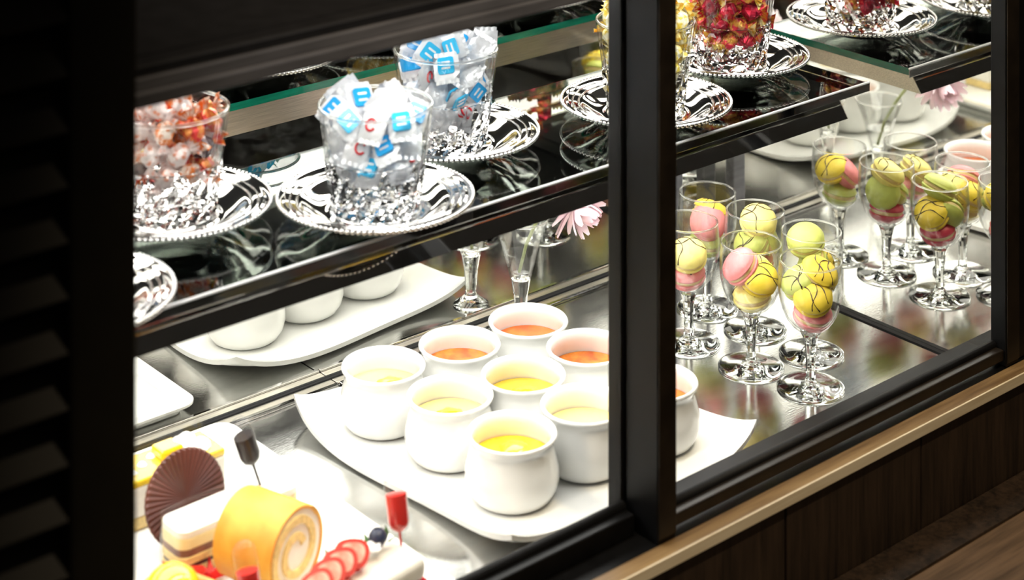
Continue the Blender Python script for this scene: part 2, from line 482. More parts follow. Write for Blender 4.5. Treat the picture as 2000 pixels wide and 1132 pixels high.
# carrier box: front face leans out at the bottom
cz1, cz0 = SH_Z - 0.0075, SH_Z - 0.031
cf1, cf0, cb = SH_F + 0.022, SH_F + 0.006, SH_B - 0.002
cx = SH_R - 0.026
v = [(X0, cf0, cz0), (cx, cf0, cz0), (cx, cb, cz0), (X0, cb, cz0), (X0, cf1, cz1), (cx, cf1, cz1), (cx, cb, cz1), (X0, cb, cz1)]
build(MB().add(v, [(3, 2, 1, 0), (4, 5, 6, 7), (0, 1, 5, 4), (1, 2, 6, 5), (3, 0, 4, 7)], 0), 'carrier', [M['chrome']], sh)
build(MB().box(X0, SH_R - 0.004, SH_F + 0.0014, SH_B - 0.001, SH_Z - 0.0078, SH_Z - 0.0072), 'deck_plate', M['deck'], sh)
build(MB().box(X0, cx, cb, cb + 0.0008, cz0, cz1), 'back_plate', M['brushed'], sh)
build(MB().add([(cx, cf0, cz0), (cx, cb, cz0), (cx, cb, cz1), (cx, cf1, cz1), (cx + 0.001, cf0, cz0), (cx + 0.001, cb, cz0), (cx + 0.001, cb, cz1), (cx + 0.001, cf1, cz1)],
               [(0, 1, 2, 3), (7, 6, 5, 4), (0, 4, 5, 1), (1, 5, 6, 2), (2, 6, 7, 3), (3, 7, 4, 0)]), 'end_plate', M['brushed'], sh)
build(MB().box(X0 + 0.02, cx - 0.012, cf0 + 0.012, cb - 0.012, cz0 - 0.003, cz0 - 0.0002), 'light_panel', M['led2'], sh)
sp = thing('shelf_post', 'dark steel upright carrying the shelf beside the back mirror', 'post', (1.4280, 1.412, 0.0012))
build(MB().box(-0.009, 0.009, -0.006, 0.006, 0, cz0 - 0.002), 'upright', M['roof_grey'], sp, bevel=0.001)
build(MB().box(-0.011, 0.011, -0.048, 0.006, cz0 - 0.010, cz0 - 0.0015), 'bracket', M['chrome'], sp, bevel=0.0008)
rs = thing('led_strip', 'white led strip under the case roof near the doors', 'light', (0, 0, 0), group='roof lights')
build(MB().box(XL + 0.03, X_MIR - 0.03, 1.072, 1.118, ROOF_Z - 0.006, ROOF_Z - 0.004), 'diffuser', M['led'], rs)
build(MB().box(XL + 0.02, X_MIR - 0.02, 1.068, 1.122, ROOF_Z - 0.004, ROOF_Z + 0.004), 'housing', M['brushed'], rs)
rs = thing('led_strip', 'added unseen backlight strip under the case roof along the back mirror', 'light', (0, 0, 0), group='roof lights')  # extra strip added as backlight so the crystal glows
build(MB().box(XL + 0.03, X_MIR - 0.03, 1.362, 1.412, ROOF_Z - 0.006, ROOF_Z - 0.004), 'diffuser', M['led'], rs)
build(MB().box(XL + 0.02, X_MIR - 0.02, 1.358, 1.416, ROOF_Z - 0.004, ROOF_Z + 0.004), 'housing', M['brushed'], rs)
#ITEMS
# ------------------------------------------------------------------ silver plates
def plate_meshes():
    prof = [(0, 0.0030), (0.034, 0.0030), (0.0352, 0.0044), (0.0372, 0.0044), (0.0385, 0.0034), (0.0410, 0.0036), (0.0440, 0.0043), (0.0475, 0.0055), (0.0510, 0.0072), (0.0545, 0.0093),
            (0.0575, 0.0112), (0.0600, 0.0125), (0.0620, 0.0124), (0.0634, 0.0134), (0.0700, 0.0142), (0.0712, 0.0152), (0.0726, 0.0146),
            (0.0738, 0.0156), (0.0754, 0.0160), (0.0764, 0.0152), (0.0762, 0.0140),
            (0.070, 0.0126), (0.060, 0.0108), (0.052, 0.0062), (0.042, 0.0020), (0.036, 0.0), (0.034, 0.0), (0.033, 0.0014), (0, 0.0014)]
    body = MB().lathe(prof, 96).mesh('plate_body', M['silver'], True, 50)
    bd = MB()
    ico = MB().lathe([(0, -1), (0.8, -0.55), (0.95, 0.1), (0.6, 0.8), (0, 1)], 6)
    for i in range(110):
        a = 2 * pi * i / 110
        bd.add([(0.0768 * cos(a) + p[0] * 0.00195, 0.0768 * sin(a) + p[1] * 0.00195, 0.0152 + p[2] * 0.0019) for p in ico.v], ico.f)
    bead = bd.mesh('beaded_edge', M['silver'], True)
    en = MB()
    for rr, zz in ((0.0612, 0.0129), (0.0668, 0.0139)):          # moulded rings on the flat of the rim
        en.lathe([(rr + 0.0009 * cos(a), zz + 0.0009 * sin(a)) for a in [2 * pi * i / 8 for i in range(8)]], 96, closed=True)
    eng = en.mesh('inner_ring', M['silver'], True)
    return body, bead, eng
PB, PE, PG = plate_meshes()
def silver_plate(label, x, y, rot=0, bead=True):
    t = thing('silver_plate', label, 'plate', (x, y, SH_Z + 0.0003), (0, 0, rot), 'silver plates on the shelf')
    link('plate_body', PB, t)
    e = link('beaded_edge', PE, t); e['kind'] = 'stuff'
    link('inner_ring', PG, t)
    return t
PL = {'P0': (0.616, 1.200), 'P1': (0.7600, 1.2975), 'P2': (0.8890, 1.2066), 'P3': (1.0270, 1.2855), 'P4': (1.2129, 1.2332), 'P5': (1.3754, 1.2819)}
silver_plate('polished silver plate half hidden by the louvred panel at the shelf front', *PL['P0'], 0.3)
silver_plate('beaded silver plate under the tumbler of red and orange candies', *PL['P1'], 0.9)
silver_plate('silver plate under the nearer tumbler of blue and white candies', *PL['P2'], 0.2)
silver_plate('silver plate under the farther tumbler of blue and white candies', *PL['P3'], 1.2)
silver_plate('silver plate under the tumbler of yellow candies behind the door post', *PL['P4'], 0.7)
silver_plate('silver plate under the tumbler of red and gold candies', *PL['P5'], 1.6)

# ------------------------------------------------------------------ cut crystal tumblers
TH, TR0, TR1 = 0.084, 0.0335, 0.0455
def tum_r(z): return TR0 + (TR1 - TR0) * (z / TH)
def tumbler_meshes():
    n = 32
    rows = [0.0, 0.003, 0.009, 0.0155, 0.022, 0.029, 0.036, 0.044]
    v, f = [], []
    for j, z in enumerate(rows):
        for i in range(n):
            a = 2 * pi * (i + (0.5 if j % 2 else 0)) / n
            r = tum_r(z)
            if j == 0: r -= 0.0035
            elif j == len(rows) - 1: r -= 0.0
            else: r += 0.0012 if (i + j // 2) % 2 else -0.0010
            v.append((r * cos(a), r * sin(a), z))
    for j in range(len(rows) - 1):
        for i in range(n):
            k = (i + 1) % n
            a0, a1, b0, b1 = j * n + i, j * n + k, (j + 1) * n + i, (j + 1) * n + k
            if j % 2 == 0: f += [(a0, a1, b0), (a1, b1, b0)]
            else: f += [(a0, b1, b0), (a0, a1, b1)]
    m = MB().add(v, f)
    top0 = (len(rows) - 1) * n
    # top annulus, inner wall, thick floor, base
    inner = [(tum_r(0.044) - 0.0026, 0.044), (tum_r(0.02) - 0.0045, 0.02), (0.027, 0.0115), (0.018, 0.0095), (0, 0.0090)]
    k0 = len(m.v)
    off = 0.5 if (len(rows) - 1) % 2 else 0
    ring = []
    for r, z in inner:
        if r == 0: ring.append([len(m.v)]); m.v.append((0, 0, z)); continue
        row = []
        for i in range(n):
            a = 2 * pi * (i + off) / n
            row.append(len(m.v)); m.v.append((r * cos(a), r * sin(a), z))
        ring.append(row)
    prev = [top0 + i for i in range(n)]
    for row in ring:
        for i in range(n):
            k = (i + 1) % n
            if len(row) == 1: m.f.append((prev[i], prev[k], row[0]))
            else: m.f.append((prev[i], prev[k], row[k], row[i]))
            m.mi.append(0)
        prev = row
    m.f.append(tuple(range(n))[::-1]); m.mi.append(0)
    cut = m.mesh('cut_base', M['crystal'])
    zs = [0.0442, 0.055, 0.066, 0.076, 0.0825]
    outer = [(tum_r(z), z) for z in zs] + [(tum_r(TH) - 0.0002, TH), (tum_r(TH) - 0.0012, TH + 0.0006), (tum_r(TH) - 0.0022, TH)]
    inn = [(tum_r(z) - 0.0024, z) for z in reversed(zs)]
    wall = MB().lathe(outer + inn, 64).mesh('wall', M['wine'], True, 60)
    rim = MB().lathe([(tum_r(TH) - 0.0012 + 0.0013 * cos(a), TH + 0.0013 * sin(a)) for a in [2 * pi * i / 8 for i in range(8)]], 64, closed=True).mesh('rim', M['stem_glass'], True)
    return cut, wall, rim
TC, TW, TRM = tumbler_meshes()
def tumbler(label, x, y, rot):
    t = thing('crystal_tumbler', label, 'tumbler', (x, y, SH_Z + 0.0036), (0, 0, rot), 'crystal tumblers on the silver plates')
    link('cut_base', TC, t); link('wall', TW, t); link('rim', TRM, t)
    return t

# ------------------------------------------------------------------ wrapped candies
def foil(name, c1, c2, scale=170, metal=0.55, rough=0.2, p0=0.42, p1=0.56):
    return mat(name, c1, rough, metal, scale=scale, col2=c2, p0=p0, p1=p1, bump=0.9, bscale=320, detail=3)
CM = {
    'white': mat('wrap_white', (0.88, 0.88, 0.90), 0.18, var=0.05, bump=0.5, bscale=200, coat=0.4),
    'clear': mat('wrap_silver', (0.84, 0.86, 0.90), 0.16, 0.25, var=0.15, scale=120, bump=0.8, bscale=260),
    'blue': mat('print_blue', (0.02, 0.36, 0.78), 0.2, var=0.06),
    'cyan': mat('print_cyan', (0.04, 0.50, 0.85), 0.2, var=0.06),
    'deep': mat('wrap_blue', (0.01, 0.10, 0.50), 0.18, 0.3, var=0.15, bump=0.6, bscale=220),
    'redp': mat('print_red', (0.72, 0.02, 0.03), 0.25, var=0.06),
    'redgold': foil('foil_red_gold', (0.62, 0.015, 0.05), (0.75, 0.42, 0.06)),
    'red': foil('foil_red', (0.62, 0.012, 0.05), (0.30, 0.005, 0.03)),
    'yellow': foil('foil_yellow', (0.90, 0.70, 0.10), (0.92, 0.89, 0.70), metal=0.2),
    'gold': foil('foil_gold', (0.82, 0.52, 0.06), (0.92, 0.84, 0.42), metal=0.35),
    'orange': foil('wrap_orange', (0.80, 0.20, 0.03), (0.85, 0.72, 0.62), metal=0.2),
    'redor': foil('wrap_red_orange', (0.65, 0.03, 0.03), (0.80, 0.28, 0.06), metal=0.3),
    'pinkw': foil('wrap_pale_pink', (0.88, 0.78, 0.76), (0.80, 0.30, 0.18), metal=0.2, p0=0.34, p1=0.46),
    'dark': mat('wrap_dark', (0.06, 0.015, 0.02), 0.2, 0.2, var=0.3),
}
rnd = random.Random(11)
def pillow(sx, sy, sz, seed=0):
    r = random.Random(seed)
    n = 4
    m = MB()
    v, f = [], []
    for s in (1, -1):
        for j in range(n + 1):
            for i in range(n + 1):
                u, w = i / n * 2 - 1, j / n * 2 - 1
                z = s * sz * (1 - u * u) ** 0.5 * (1 - w * w) ** 0.5 if abs(u) < 1 and abs(w) < 1 else 0
                v.append((u * sx, w * sy, z + (r.uniform(-1, 1) * sz * 0.12 if z else 0)))
    K = (n + 1) ** 2
    for j in range(n):
        for i in range(n):
            a = j * (n + 1) + i
            f.append((a, a + 1, a + n + 2, a + n + 1))
            f.append((K + a, K + a + n + 1, K + a + n + 2, K + a + 1))
    return m.add(v, f)
def square_candy(kind):
    """returns list of (part name, mesh, sub list)"""
    base = {'b': 'white', 'r': 'white', 's': 'clear', 'd': 'white', 'k': 'white'}[kind]
    parts = [('wrapper', pillow(0.0108, 0.0108, 0.0042, ord(kind)).mesh('wrapper', CM[base], True), [])]
    cr = MB()
    for s in (-1, 1):
        v = [(-0.0098, s * 0.0104, 0.0003), (0.0098, s * 0.0104, 0.0003)]
        n = 8
        vv = []
        for row, yy in enumerate((0.0100, 0.0142)):
            for i in range(n + 1):
                vv.append((-0.0098 + 0.0196 * i / n, s * yy, 0.0005 * (1 if i % 2 else -1)))
        ff = [(i, i + 1, n + 2 + i, n + 1 + i) for i in range(n)]
        cr.add(vv, ff)
    parts.append(('crimped_end', cr.mesh('crimped_end', CM[base]), []))
    if kind in 'bk':
        pr = MB()
        for sgn in (1, -1):
            poly = rbox_poly(-0.0070, 0.0070, -0.0074, 0.0074, 0.0022, 3)
            pr.prism(poly, sgn * 0.0046 - 0.0008, sgn * 0.0046 + 0.0008)
        sl = MB()
        for sgn in (1, -1):
            for yy in (-0.0026, 0.0026):
                sl.prism([(x, y + yy) for x, y in rbox_poly(-0.0038, 0.0038, -0.0009, 0.0009, 0.0006, 2)], sgn * 0.0052 - 0.0005, sgn * 0.0052 + 0.0005)
        parts.append(('printed_panel', pr.mesh('printed_panel', CM['blue' if kind == 'b' else 'cyan']), [('white_bars', sl.mesh('white_bars', CM['white']))]))
    if kind == 'd':
        pr = MB()
        for sgn in (1, -1):
            pr.prism(rbox_poly(-0.0095, 0.0095, -0.0060, 0.0060, 0.0015, 3), sgn * 0.0042 - 0.0010, sgn * 0.0042 + 0.0010)
        parts.append(('blue_band', pr.mesh('blue_band', CM['blue']), []))
    if kind == 'r':
        pts = [(0.0040 * cos(radians(a)), 0.0045 * sin(radians(a)), 0.0044) for a in range(40, 331, 29)]
        m = MB().tube(pts, 0.0009, 6)
        m.tube([(x, y, -z) for x, y, z in pts], 0.0009, 6)
        parts.append(('red_mark', m.mesh('red_mark', CM['redp'], True), []))
    return parts
def twist_candy(c1, c2, seed):
    r = random.Random(seed)
    prof = [(0, -0.0095), (0.0035, -0.0088), (0.0072, -0.0055), (0.0084, 0.0), (0.0074, 0.0052), (0.0037, 0.0088), (0, 0.0095)]
    body = MB().lathe(prof, 9, rf=lambda i, j: 1 + r.uniform(-0.16, 0.16))
    body.v = [(p[2], p[0], p[1] * 0.85) for p in body.v]
    fan = MB()
    for s in (-1, 1):
        n = 9
        v = []
        for row, (x, w) in enumerate(((0.0085, 0.0018), (0.0125, 0.0060), (0.0165, 0.0092))):
            for i in range(n + 1):
                q = i / n * 2 - 1
                v.append((s * (x + r.uniform(-0.0008, 0.0008)), q * w, (0.0022 * row) * (1 if i % 2 else -1) * 0.7))
        f = []
        for row in range(2):
            for i in range(n):
                a = row * (n + 1) + i
                f.append((a, a + 1, a + n + 2, a + n + 1))
        fan.add(v, f)
    return [('wrapper', body.mesh('wrapper', CM[c1]), []), ('twisted_ends', fan.mesh('twisted_ends', CM[c2]), [])]
KIT = {('sq', k): square_candy(k) for k in 'brsdk'}
for i, (a, b) in enumerate((('redgold', 'redgold'), ('red', 'redgold'), ('redgold', 'gold'))): KIT[('rd', i)] = twist_candy(a, b, 20 + i)
for i, (a, b) in enumerate((('yellow', 'yellow'), ('gold', 'yellow'), ('yellow', 'gold'))): KIT[('yl', i)] = twist_candy(a, b, 30 + i)
for i, (a, b) in enumerate((('orange', 'pinkw'), ('redor', 'orange'), ('pinkw', 'pinkw'), ('dark', 'redor'))): KIT[('or', i)] = twist_candy(a, b, 40 + i)

LOOK = {('sq', 'b'): 'white candy with a blue print', ('sq', 'k'): 'white candy with a sky blue print', ('sq', 'r'): 'white candy with a red mark',
        ('sq', 's'): 'plain silvery candy', ('sq', 'd'): 'white candy with a blue band', ('rd', 0): 'red and gold foil candy', ('rd', 1): 'crimson foil candy',
        ('rd', 2): 'red foil candy with gold ends', ('yl', 0): 'yellow foil candy', ('yl', 1): 'gold foil candy', ('yl', 2): 'yellow candy with gold ends',
        ('or', 0): 'orange wrapped candy', ('or', 1): 'red orange candy', ('or', 2): 'pale pink candy', ('or', 3): 'dark red candy'}
def pack(n, rad, z0, heap, seed):
    """settle n spheres in the tumbler cone, small relaxation"""
    r = random.Random(seed)
    P = []
    for i in range(n):
        a, q = r.uniform(0, 2 * pi), sqrt(r.random())
        P.append(Vector((0.03 * q * cos(a), 0.03 * q * sin(a), z0 + rad + (heap - z0) * (i + 0.5) / n)))
    for it in range(160):
        for p in P: p.z -= 0.00025
        for i in range(n):
            for j in range(i):
                dlt = P[i] - P[j]
                l = dlt.length
                if l < 2 * rad and l > 1e-6:
                    c = dlt * ((2 * rad - l) / l * 0.5)
                    P[i] += c; P[j] -= c
        for p in P:
            p.z = max(p.z, z0 + rad)
            R = tum_r(min(p.z, TH)) - 0.0030 - rad * 0.98 if p.z < TH + 0.003 else 0.040
            h = sqrt(p.x ** 2 + p.y ** 2)
            if h > R: p.x *= R / h; p.y *= R / h
    return P
def fill(tx, ty, kinds, n, rad, z0, heap, seed, label, group, face=0.0):
    r = random.Random(seed + 5)
    P = pack(n, rad, z0, heap, seed)
    zs_ = sorted(p.z for p in P)
    for p in P:
        kd = r.choice(kinds)
        k = zs_.index(p.z) / len(zs_)
        lay = 'low' if k < 0.34 else 'midway up' if k < 0.67 else 'near the top'
        side = 'front' if p.x * FWD.x + p.y * FWD.y < -0.008 else 'back' if p.x * FWD.x + p.y * FWD.y > 0.008 else 'left' if p.x * RGT.x + p.y * RGT.y < 0 else 'right'
        t = thing('wrapped_candy', LOOK[kd] + ' ' + lay + ' at ' + side + ' ' + label, 'candy', (tx + p.x, ty + p.y, SH_Z + 0.0036 + p.z), (0, 0, 0), group)
        e = Euler((r.uniform(0, 2 * pi), r.uniform(0, 2 * pi), r.uniform(0, 2 * pi)))
        if r.random() < face and (p.x * FWD.x + p.y * FWD.y) < 0.012:
            # printed side turned up and outwards, as the pieces at the front lie
            nrm = (-FWD * r.uniform(0.5, 1.0) + RGT * r.uniform(-0.5, 0.5) + Vector((0, 0, r.uniform(0.35, 0.9)))).normalized()
            e = (nrm.to_track_quat('Z', 'Y') @ Euler((0, 0, r.uniform(-0.7, 0.7))).to_quaternion()).to_euler()
        t.rotation_euler = e
        for nm, me, subs in KIT[kd]:
            o = link(nm, me, t)
            for sn, sm in subs: link(sn, sm, o)
T = {'T1': (0.7600, 1.2990), 'T2': (0.8875, 1.2040), 'T3': (1.0205, 1.2830), 'T4': (1.2129, 1.2340), 'T5': (1.3765, 1.2820)}
tumbler('cut crystal tumbler of red and orange candies beside the louvred panel', *T['T1'], 0.1)
tumbler('nearer of two cut crystal tumblers of blue and white candies', *T['T2'], 0.3)
tumbler('farther of two cut crystal tumblers of blue and white candies', *T['T3'], 0.5)
tumbler('cut crystal tumbler heaped with yellow candies behind the door post', *T['T4'], 0.2)
tumbler('cut crystal tumbler of red and gold foil candies', *T['T5'], 0.4)
SQ = [('sq', 'b')] * 4 + [('sq', 'k')] * 2 + [('sq', 'r')] + [('sq', 's')] * 4 + [('sq', 'd')]
fill(*T['T1'], [('or', 0), ('or', 0), ('or', 1), ('or', 1), ('or', 2), ('or', 2), ('or', 3)], 35, 0.0104, 0.030, 0.088, 1, 'in tumbler beside louvred panel', 'candies in the red and orange tumbler')
fill(*T['T2'], SQ, 31, 0.0108, 0.030, 0.080, 2, 'in nearer blue tumbler', 'candies in the nearer blue tumbler', 0.8)
fill(*T['T3'], SQ, 36, 0.0108, 0.022, 0.084, 3, 'in farther blue tumbler', 'candies in the farther blue tumbler', 0.8)
fill(*T['T4'], [('yl', 0), ('yl', 0), ('yl', 1), ('yl', 2)], 66, 0.0096, 0.024, 0.128, 4, 'in tumbler behind door post', 'candies in the yellow tumbler')
fill(*T['T5'], [('rd', 0), ('rd', 1), ('rd', 2)], 52, 0.0095, 0.020, 0.108, 5, 'in tumbler at shelf end', 'candies in the red and gold tumbler')

# ------------------------------------------------------------------ white platter and dessert cups
def platter():
    x0, x1, y0, y1 = 0.930, 1.212, 1.090, 1.392
    n = 36
    def zf(u, w):
        e = (abs(u * w)) ** 4
        return 0.0055 + 0.0165 * e + 0.0022 * (max(abs(u), abs(w)) ** 8) * (1 + 0.8 * sin(3.0 * u + 1.0) * sin(3.0 * w + 0.6))
    def xy(u, w):
        # edges bow in a soft wave, corners slightly rounded
        bx = 0.008 * sin(pi * w * 1.0) * (abs(u) ** 4) * (1 if u > 0 else -1)
        by = -0.010 * sin(pi * u * 1.0) * (abs(w) ** 4)
        k = 1 - 0.030 * (abs(u * w) ** 6)
        return (x0 + x1) / 2 + u * k * (x1 - x0) / 2 + bx * 0.6, (y0 + y1) / 2 + w * k * (y1 - y0) / 2 + by * 0.6
    v, f = [], []
    for s in (0, 1):
        for j in range(n + 1):
            for i in range(n + 1):
                u, w = i / n * 2 - 1, j / n * 2 - 1
                x, y = xy(u, w)
                v.append((x, y, zf(u, w) - s * 0.0042))
    K = (n + 1) ** 2
    for j in range(n):
        for i in range(n):
            a = j * (n + 1) + i
            f.append((a, a + 1, a + n + 2, a + n + 1)); f.append((K + a, K + a + n + 1, K + a + n + 2, K + a + 1))
    for i in range(n):
        for a, b in ((i, i + 1), (n * (n + 1) + i + 1, n * (n + 1) + i), ((i + 1) * (n + 1), i * (n + 1)), (i * (n + 1) + n, (i + 1) * (n + 1) + n)):
            f.append((a, K + a, K + b, b))
    o = build(MB().add(v, f), 'serving_platter', M['porcelain'], None, True, 60)
    return tag(o, 'white wavy square platter carrying nine white dessert cups', 'platter')
platter()
def cup_meshes():
    prof = [(0, 0.0012), (0.024, 0.0012), (0.0255, 0.0), (0.0285, 0.0), (0.0325, 0.0030), (0.0365, 0.0095), (0.0383, 0.0175), (0.0376, 0.0260), (0.0352, 0.0350),
            (0.0336, 0.0410), (0.0334, 0.0440), (0.0346, 0.0475), (0.0362, 0.0495), (0.0366, 0.0508), (0.0358, 0.0522), (0.0342, 0.0522),
            (0.0326, 0.0508), (0.0314, 0.0480), (0.0310, 0.0440), (0.0322, 0.0380), (0.0338, 0.0300), (0.0340, 0.0220), (0.030, 0.0080), (0.020, 0.0050), (0, 0.0050)]
    body = MB().lathe(prof, 72).mesh('cup_body', M['porcelain'], True, 70)
    r = random.Random(3)
    surf = MB().lathe([(0, 0.0322), (0.010, 0.0321), (0.020, 0.0319), (0.028, 0.0318), (0.0325, 0.0326), (0.0331, 0.0316), (0.0331, 0.0290), (0, 0.0290)], 48)
    return body, surf
CB, CS = cup_meshes()
FILL = {
    'pale': mat('custard_pale', (0.90, 0.72, 0.30), 0.12, var=0.05, scale=40, coat=0.5, sss=0.2),
    'yellow': mat('custard_yellow', (0.90, 0.58, 0.05), 0.10, var=0.12, scale=60, coat=0.6),
    'mango': mat('mango_sauce', (0.93, 0.50, 0.01), 0.08, scale=70, col2=(0.92, 0.66, 0.03), coat=0.8),
    'caramel': mat('caramel_sauce', (0.52, 0.085, 0.008), 0.06, scale=50, col2=(0.66, 0.19, 0.015), coat=0.8),
    'tea': mat('caramel_speckled', (0.70, 0.24, 0.02), 0.07, scale=75, col2=(0.50, 0.09, 0.008), coat=0.8),
}
CSM = {k: CS.mesh('filling', m, True, 50) for k, m in FILL.items()}
fr = MB().lathe([(0, 0.0046), (0.006, 0.0042), (0.0105, 0.0026), (0.0125, 0.0), (0, -0.001)], 18, rf=lambda i, j: 1 + 0.12 * sin(i * 1.9 + j))
FRM = fr.mesh('fruit_piece', FILL['mango'], True, 60)
def cup(label, x, y, kind, rot, fruit=None):
    t = thing('dessert_cup', label, 'cup', (x, y, 0.0064), (0, 0, rot), 'white dessert cups on the platter')
    link('cup_body', CB, t)
    f = link('filling', CSM[kind], t)
    if fruit: link('fruit_piece', FRM, t, (fruit[0], fruit[1], 0.0316))
    return t
ca, sa = FWD.x, FWD.y
def off(rx, by): 
    p = RGT * rx + FWD * by
    return p.x, p.y
cup('white cup of pale custard at the left corner of the platter', 0.9842, 1.3240, 'pale', 0.0, off(0.006, 0.006))
cup('white cup of speckled amber caramel second in the back row', 1.0600, 1.3130, 'tea', 0.0)
cup('white cup of deep red caramel in front of the flute vase', 1.1370, 1.3090, 'caramel', 0.0)
cup('white cup of pale custard between the left and front corner cups', 0.9948, 1.2450, 'pale', 0.0, off(0.000, 0.003))
cup('white cup of lemon yellow custard at the centre of the platter', 1.0655, 1.2330, 'yellow', 0.0, off(0.002, 0.006))
cup('white cup of amber caramel at the left edge of the door post', 1.1420, 1.2350, 'tea', 0.0)
cup('white cup of bright mango jelly at the front corner of the platter', 0.9930, 1.1630, 'mango', 0.0, off(0.002, 0.012))
cup('white cup of pale yellow custard right of the front corner cup', 1.0690, 1.1600, 'pale', 0.0)
cup('white cup of orange caramel half hidden behind the door post', 1.1420, 1.1500, 'caramel', 0.0)

# ------------------------------------------------------------------ macaron glasses
def wine_meshes():
    bowl_o = [(0.0052, 0.0500), (0.0100, 0.0522), (0.0165, 0.0570), (0.0220, 0.0640), (0.0262, 0.0735), (0.0287, 0.0840), (0.0294, 0.0930), (0.0291, 0.1030), (0.0282, 0.1150), (0.0279, 0.1162)]
    bowl_i = [(0.0273, 0.1162), (0.0282, 0.1030), (0.0285, 0.0930), (0.0278, 0.0840), (0.0253, 0.0735), (0.0210, 0.0645), (0.0150, 0.0580), (0.0080, 0.0545), (0, 0.0538)]
    bowl = MB().lathe(bowl_o + bowl_i, 56).mesh('bowl', M['wine'], True, 60)
    rim = MB().lathe([(0.0276 + 0.0009 * cos(a), 0.1162 + 0.0009 * sin(a)) for a in [2 * pi * i / 8 for i in range(8)]], 56, closed=True).mesh('rim', M['stem_glass'], True)
    stem = MB().lathe([(0, 0.0025), (0.0090, 0.0025), (0.0062, 0.0055), (0.0050, 0.0085), (0.0044, 0.014), (0.0046, 0.028), (0.0056, 0.040), (0.0075, 0.0475), (0.0098, 0.0521), (0.0050, 0.0512), (0, 0.0510)], 10).mesh('stem', M['stem_glass'])
    foot = MB().lathe([(0, 0.0), (0.0292, 0.0), (0.0305, 0.0008), (0.0305, 0.0016), (0.0292, 0.0022), (0.0200, 0.0030), (0.0110, 0.0042), (0.0070, 0.0056), (0, 0.0060)], 56).mesh('foot', M['stem_glass'], True, 60)
    return bowl, rim, stem, foot
WB, WR, WS, WFT = wine_meshes()
def wine(label, x, y, rot):
    t = thing('wine_glass', label, 'glass', (x, y, 0.0002), (0, 0, rot), 'macaron glasses on the steel tray')
    link('bowl', WB, t); link('rim', WR, t); link('stem', WS, t); link('foot', WFT, t)
    return t
GL = {'G1': (1.3748, 1.3115), 'G2': (1.3755, 1.2483), 'G3': (1.3778, 1.1794), 'G4': (1.3067, 1.2709), 'G5': (1.3145, 1.1980), 'G6': (1.3257, 1.1359)}
wine('stemmed glass with a pink over a yellow macaron beside the door post', *GL['G1'], 0.2)
wine('stemmed glass with pale yellow macarons, middle of the row nearest the right mirror', *GL['G2'], 0.9)
wine('stemmed glass with a pale green macaron on top, behind the frontmost glass', *GL['G3'], 0.4)
wine('stemmed glass half hidden by the door post with a yellow macaron', *GL['G4'], 1.2)
wine('stemmed glass with a pink macaron leaning left of a drizzled yellow one', *GL['G5'], 0.5)
wine('frontmost stemmed glass with a drizzled yellow macaron', *GL['G6'], 0.7)

MC = {
    'yellow': mat('macaron_yellow', (0.90, 0.68, 0.06), 0.42, var=0.08, scale=160, bump=0.12, bscale=900),
    'lemon': mat('macaron_lemon', (0.92, 0.80, 0.24), 0.42, var=0.08, scale=160, bump=0.12, bscale=900),
    'green': mat('macaron_green', (0.56, 0.62, 0.14), 0.42, var=0.10, scale=160, bump=0.12, bscale=900),
    'pink': mat('macaron_pink', (0.86, 0.26, 0.27), 0.42, var=0.10, scale=160, bump=0.12, bscale=900),
    'red': mat('macaron_raspberry', (0.62, 0.05, 0.10), 0.42, var=0.12, scale=160, bump=0.12, bscale=900),
    'cream': mat('macaron_filling', (0.86, 0.66, 0.30), 0.5, var=0.15, scale=120),
    'choc': mat('chocolate_drizzle', (0.045, 0.018, 0.010), 0.25, var=0.2),
}
def macaron_meshes(col, seed):
    R, r = 0.0172, random.Random(seed)
    sh_p = [(0, 0.0118), (0.006, 0.0115), (0.0115, 0.0102), (0.0152, 0.0078), (0.0170, 0.0052), (0.0172, 0.0040)]
    ruff = [(0.0176, 0.0036), (0.0178, 0.0026), (0.0172, 0.0020), (0.012, 0.0018), (0, 0.0018)]
    top = MB().lathe(sh_p + ruff, 36, rf=lambda i, j: 1 + (r.uniform(-0.018, 0.018) if j >= 6 else 0))
    tm = top.mesh('shell', MC[col], True, 75)
    fillm = MB().lathe([(0, 0.0022), (0.0158, 0.0022), (0.0166, 0.0008), (0.0166, -0.0008), (0.0158, -0.0022), (0, -0.0022)], 30).mesh('filling', MC['cream'], True, 60)
    dz = MB()
    prs = [(r.uniform(0, 6.28), r.uniform(-0.010, 0.010)) for _ in range(3)]
    def sz(q):
        pts = sh_p
        for (r0, z0), (r1, z1) in zip(pts, pts[1:]):
            if r0 <= q <= r1: return z0 + (z1 - z0) * (q - r0) / (r1 - r0)
        return 0.0042
    for side in (1, -1):
        for a, o in prs:
            a += 0.7 if side < 0 else 0
            h = sqrt(max(1e-6, 0.0168 ** 2 - o * o))
            pts = []
            for i in range(11):
                s = -h + 2 * h * i / 10
                oo = o + 0.0025 * sin(i * 0.7 + a)
                x, y = cos(a) * s - sin(a) * oo, sin(a) * s + cos(a) * oo
                q = min(0.0171, sqrt(x * x + y * y))
                pts.append((x, y, side * (sz(q) + 0.0002)))
            dz.tube(pts, [0.00026 + 0.0004 * abs(sin(i * 0.9 + a)) ** 2 for i in range(11)], 5)
    return tm, fillm, dz.mesh('drizzle', MC['choc'], True)
MM = {c: macaron_meshes(c, i + 3) for i, c in enumerate(('yellow', 'lemon', 'green', 'pink', 'red'))}
